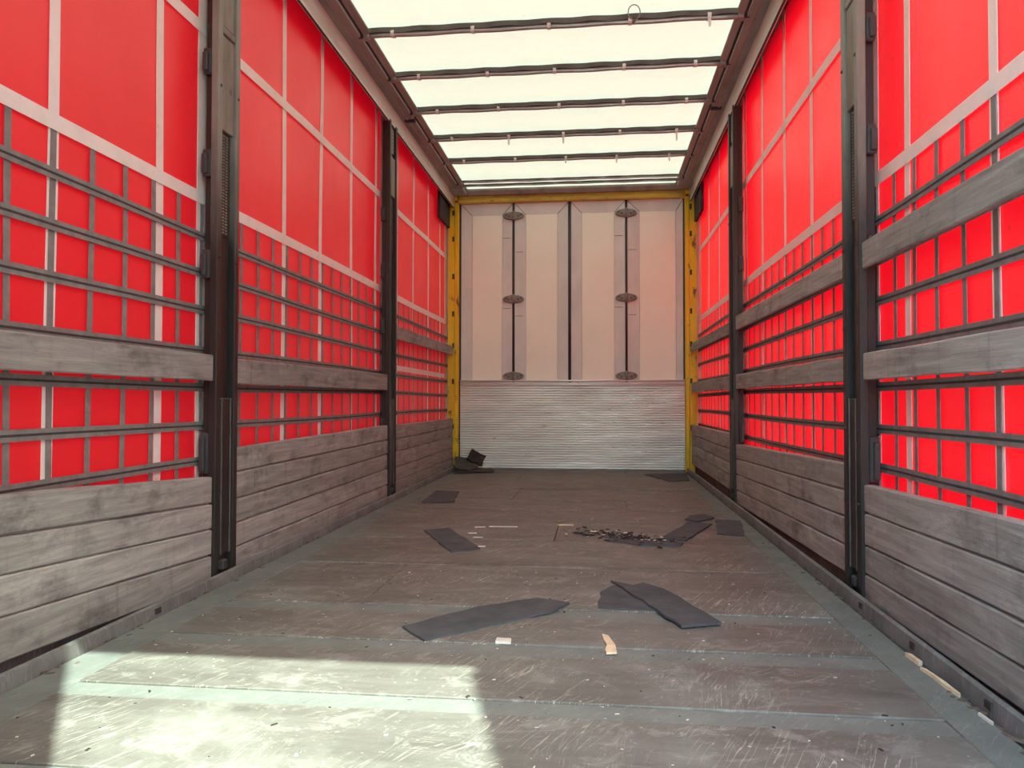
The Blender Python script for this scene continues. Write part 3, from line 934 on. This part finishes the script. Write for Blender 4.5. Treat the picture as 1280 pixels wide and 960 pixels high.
mat_piece('rubber_mat', [(0.289, 5.243), (0.513, 5.27), (0.443, 5.867), (0.252, 5.896)], 0.008, 'rubber mat piece lying near the post by the single-slat side')
mat_piece('rubber_mat', [(1.851, 4.012), (1.976, 3.96), (2.184, 4.508), (2.065, 4.58)], 0.008, 'slim rubber mat strip leading away from the crumb pile')
mat_piece('rubber_mat', [(2.047, 4.668), (2.117, 4.586), (2.235, 4.752), (2.185, 4.842), (2.09, 4.79)], 0.006, 'small curled rubber mat scrap by the square mat piece', curl=0.05, z0=0.006)
mat_piece('rubber_mat', [(2.235, 4.69), (2.165, 4.19), (2.295, 4.134), (2.375, 4.647)], 0.006, 'squarish flat rubber mat piece beside the curled scrap')
mat_piece('rubber_mat', [(1.973, 7.464), (2.152, 6.835), (2.344, 6.925), (2.393, 7.596)], 0.008, 'rubber mat piece in front of the kick plate by the two-slat side')
mat_piece('rubber_mat', [(1.556, 3.932), (1.732, 3.804), (1.927, 3.806), (1.955, 3.90), (1.84, 3.92), (1.70, 3.95), (1.60, 4.02)], 0.006, 'thin torn rubber mat scrap with crumbs along it')

# heap of rubber in the corner: separate pieces
def slab(name, cen, size, rot, label):
    m = MB()
    nx, ny = 6, 5
    top = []; bot = []
    for j in range(ny + 1):
        for i in range(nx + 1):
            u, v = i / nx - .5, j / ny - .5
            edge = (i in (0, nx)) or (j in (0, ny))
            ju = R.uniform(-.007, .007) * edge
            wv = 0.015 * noise.noise(Vector((u * 2 + cen[0] * 9, v * 2, cen[2] * 7)))
            top.append((u * size[0] + ju, v * size[1] + ju, size[2] / 2 + wv)); bot.append((u * size[0] + ju, v * size[1] + ju, -size[2] / 2 + wv))
    vs = top + bot; T = len(top); fs = []
    for j in range(ny):
        for i in range(nx):
            a = j * (nx + 1) + i
            fs.append((a, a + 1, a + nx + 2, a + nx + 1)); fs.append((T + a, T + a + nx + 1, T + a + nx + 2, T + a + 1))
    def side(idx):
        for a, b in zip(idx[:-1], idx[1:]):
            fs.append((a, T + a, T + b, b))
    side(list(range(nx + 1))); side([ny * (nx + 1) + i for i in range(nx, -1, -1)])
    side([j * (nx + 1) + nx for j in range(ny + 1)]); side([j * (nx + 1) for j in range(ny, -1, -1)])
    mt = Matrix.Rotation(rot[2], 3, 'Z') @ Matrix.Rotation(rot[1], 3, 'Y') @ Matrix.Rotation(rot[0], 3, 'X')
    vs = [mt @ Vector(p) for p in vs]
    lo = min(p.z for p in vs)
    m.add([(p.x, p.y, p.z) for p in vs], fs)
    o = fix_normals(m.build(name, 'rubber_black' if 'chunky' in label else 'rubber_dusty'))
    o.location = (cen[0], cen[1], cen[2] - lo)
    return tag(o, label, 'rubber scrap', 'rubber scraps heaped in the corner')
slab('rubber_scrap', (0.27, 7.58, 0.004), (0.40, 0.34, 0.010), (0, 0, 0.25), 'flat dark rubber sheet lying at the bottom of the corner heap')
slab('rubber_scrap', (0.145, 7.79, 0.016), (0.20, 0.14, 0.012), (0.75, 0.10, 0.15), 'crumpled rubber sheet leaning in the corner by the yellow post')
slab('rubber_scrap', (0.275, 7.74, 0.045), (0.17, 0.115, 0.035), (1.15, 0.42, 0.1), 'chunky black rubber offcut standing on the corner heap')
slab('rubber_scrap', (0.20, 7.53, 0.016), (0.22, 0.16, 0.012), (0.28, 0.22, -0.5), 'folded grey rubber flap on the corner heap')

# wood chips and splinters
def chip(name, pts, th, mat, label, cat, group=None, z0=0.0045):
    return mat_piece(name, pts, th, label, group, mat, 0.0, 0.003, z0, cat)
chip('wood_chip', [(1.537, 2.353), (1.556, 2.335), (1.575, 2.25), (1.578, 2.185), (1.548, 2.178), (1.545, 2.21), (1.551, 2.25), (1.541, 2.30)], 0.006, 'chip',
     'pale flat wood chip lying alone on the floor boards', 'wood chip')
chip('plastic_clip', [(1.222, 2.272), (1.266, 2.268), (1.268, 2.236), (1.222, 2.238)], 0.008, 'flake', 'small pale plastic clip beside the long mat strip', 'clip')
chip('wood_splinter', [(2.392, 2.275), (2.404, 2.262), (2.408, 2.20), (2.396, 2.195)], 0.012, 'chip', 'short thick wood splinter lying against the floor edge profile', 'splinter', 'splinters along the edge profile', 0.0)
chip('wood_splinter', [(2.388, 2.165), (2.398, 2.15), (2.408, 1.98), (2.402, 1.975)], 0.009, 'chip', 'long thin wood splinter lying against the floor edge profile', 'splinter', 'splinters along the edge profile', 0.0)
chip('wood_splinter', [(2.396, 1.87), (2.402, 1.875), (2.406, 1.82), (2.400, 1.815)], 0.006, 'flake', 'tiny grey wood splinter lying against the floor edge profile', 'splinter', 'splinters along the edge profile', 0.0)
for i, (x, y, l, w, a) in enumerate([(0.99, 4.29, .16, .02, 0.05), (0.86, 4.26, .06, .022, .1), (0.85, 4.06, .045, .02, .2), (0.90, 3.94, .05, .018, 0), (1.34, 4.39, .09, .04, .1), (0.95, 3.70, .05, .014, .1)]):
    c, s = math.cos(a), math.sin(a)
    q = [(-l / 2, -w / 2), (l / 2, -w / 3), (l / 2, w / 3), (-l / 2, w / 2)]
    lab = ['long pale wood sliver lying near the oblong mat', 'short pale sliver at the end of the long sliver', 'pale flake near the far corner of the oblong mat',
           'pale flake between the sliver and the oblong mat', 'broad pinkish flake between the mats and the crumb pile', 'thin pale sliver touching the oblong mat'][i]
    chip('wood_sliver', [(x + c * u - s * v, y + s * u + c * v) for u, v in q], 0.004, 'chip' if i == 4 else 'flake', lab, 'sliver', 'pale slivers on the floor')

def crumbs(name, mat, label, n, place, smin, smax):
    m = MB()
    for _ in range(n):
        x, y, z = place()
        s = R.uniform(smin, smax); a = R.uniform(0, 3.14)
        c, sn = math.cos(a), math.sin(a)
        l, w, h = s * R.uniform(0.8, 2.2), s * R.uniform(.5, 1), s * R.uniform(.2, .6)
        base = [(-l, -w), (l * .7, -w * 1.1), (l, w * .8), (-l * .8, w)]
        base = [(x + c * u - sn * v, y + sn * u + c * v) for u, v in base]
        m.add([(p[0], p[1], z) for p in base] + [(x + (p[0] - x) * .7, y + (p[1] - y) * .7, z + h) for p in base],
              [(0, 3, 2, 1), (4, 5, 6, 7), (0, 1, 5, 4), (1, 2, 6, 5), (2, 3, 7, 6), (3, 0, 4, 7)])
    o = m.build(name, mat)
    return tag(o, label, 'crumbs', None, 'stuff')
def pile_place():
    t = R.random()
    return (1.46 + 0.42 * t + R.gauss(0, .05), 4.17 - 0.26 * t + R.gauss(0, .06), 0.004 + max(0, R.gauss(.004, .004)))
crumbs('rubber_crumbs', 'rubber_black', 'black rubber crumbs strewn beside the torn mats', 170, pile_place, .004, .013)
crumbs('pale_crumbs', 'flake', 'pale crumbs mixed into the rubber crumbs', 40, pile_place, .003, .009)
crumbs('floor_debris', 'flake', 'tiny pale flakes scattered over the whole floor', 420,
       lambda: (R.uniform(0.2, 2.3), R.choice([R.uniform(1.4, 3.2), R.uniform(1.4, 7.8)]), 0.004), .0010, .0032)
crumbs('black_debris', 'rubber_black', 'tiny black crumbs scattered over the whole floor', 260,
       lambda: (R.uniform(0.2, 2.3), R.uniform(1.4, 7.8), 0.004), .0015, .0045)
crumbs('edge_debris', 'dirt', 'dirt and chaff gathered along the floor edge of the two-slat side', 420,
       lambda: (2.42 - abs(R.gauss(0, .022)), R.uniform(1.3, 7.8), -0.004), .003, .011)
crumbs('edge_dirt', 'dirt', 'dirt gathered along the floor edge of the single-slat side', 260,
       lambda: (0.055 + abs(R.gauss(0, .02)), R.uniform(1.3, 7.8), -0.004), .003, .010)
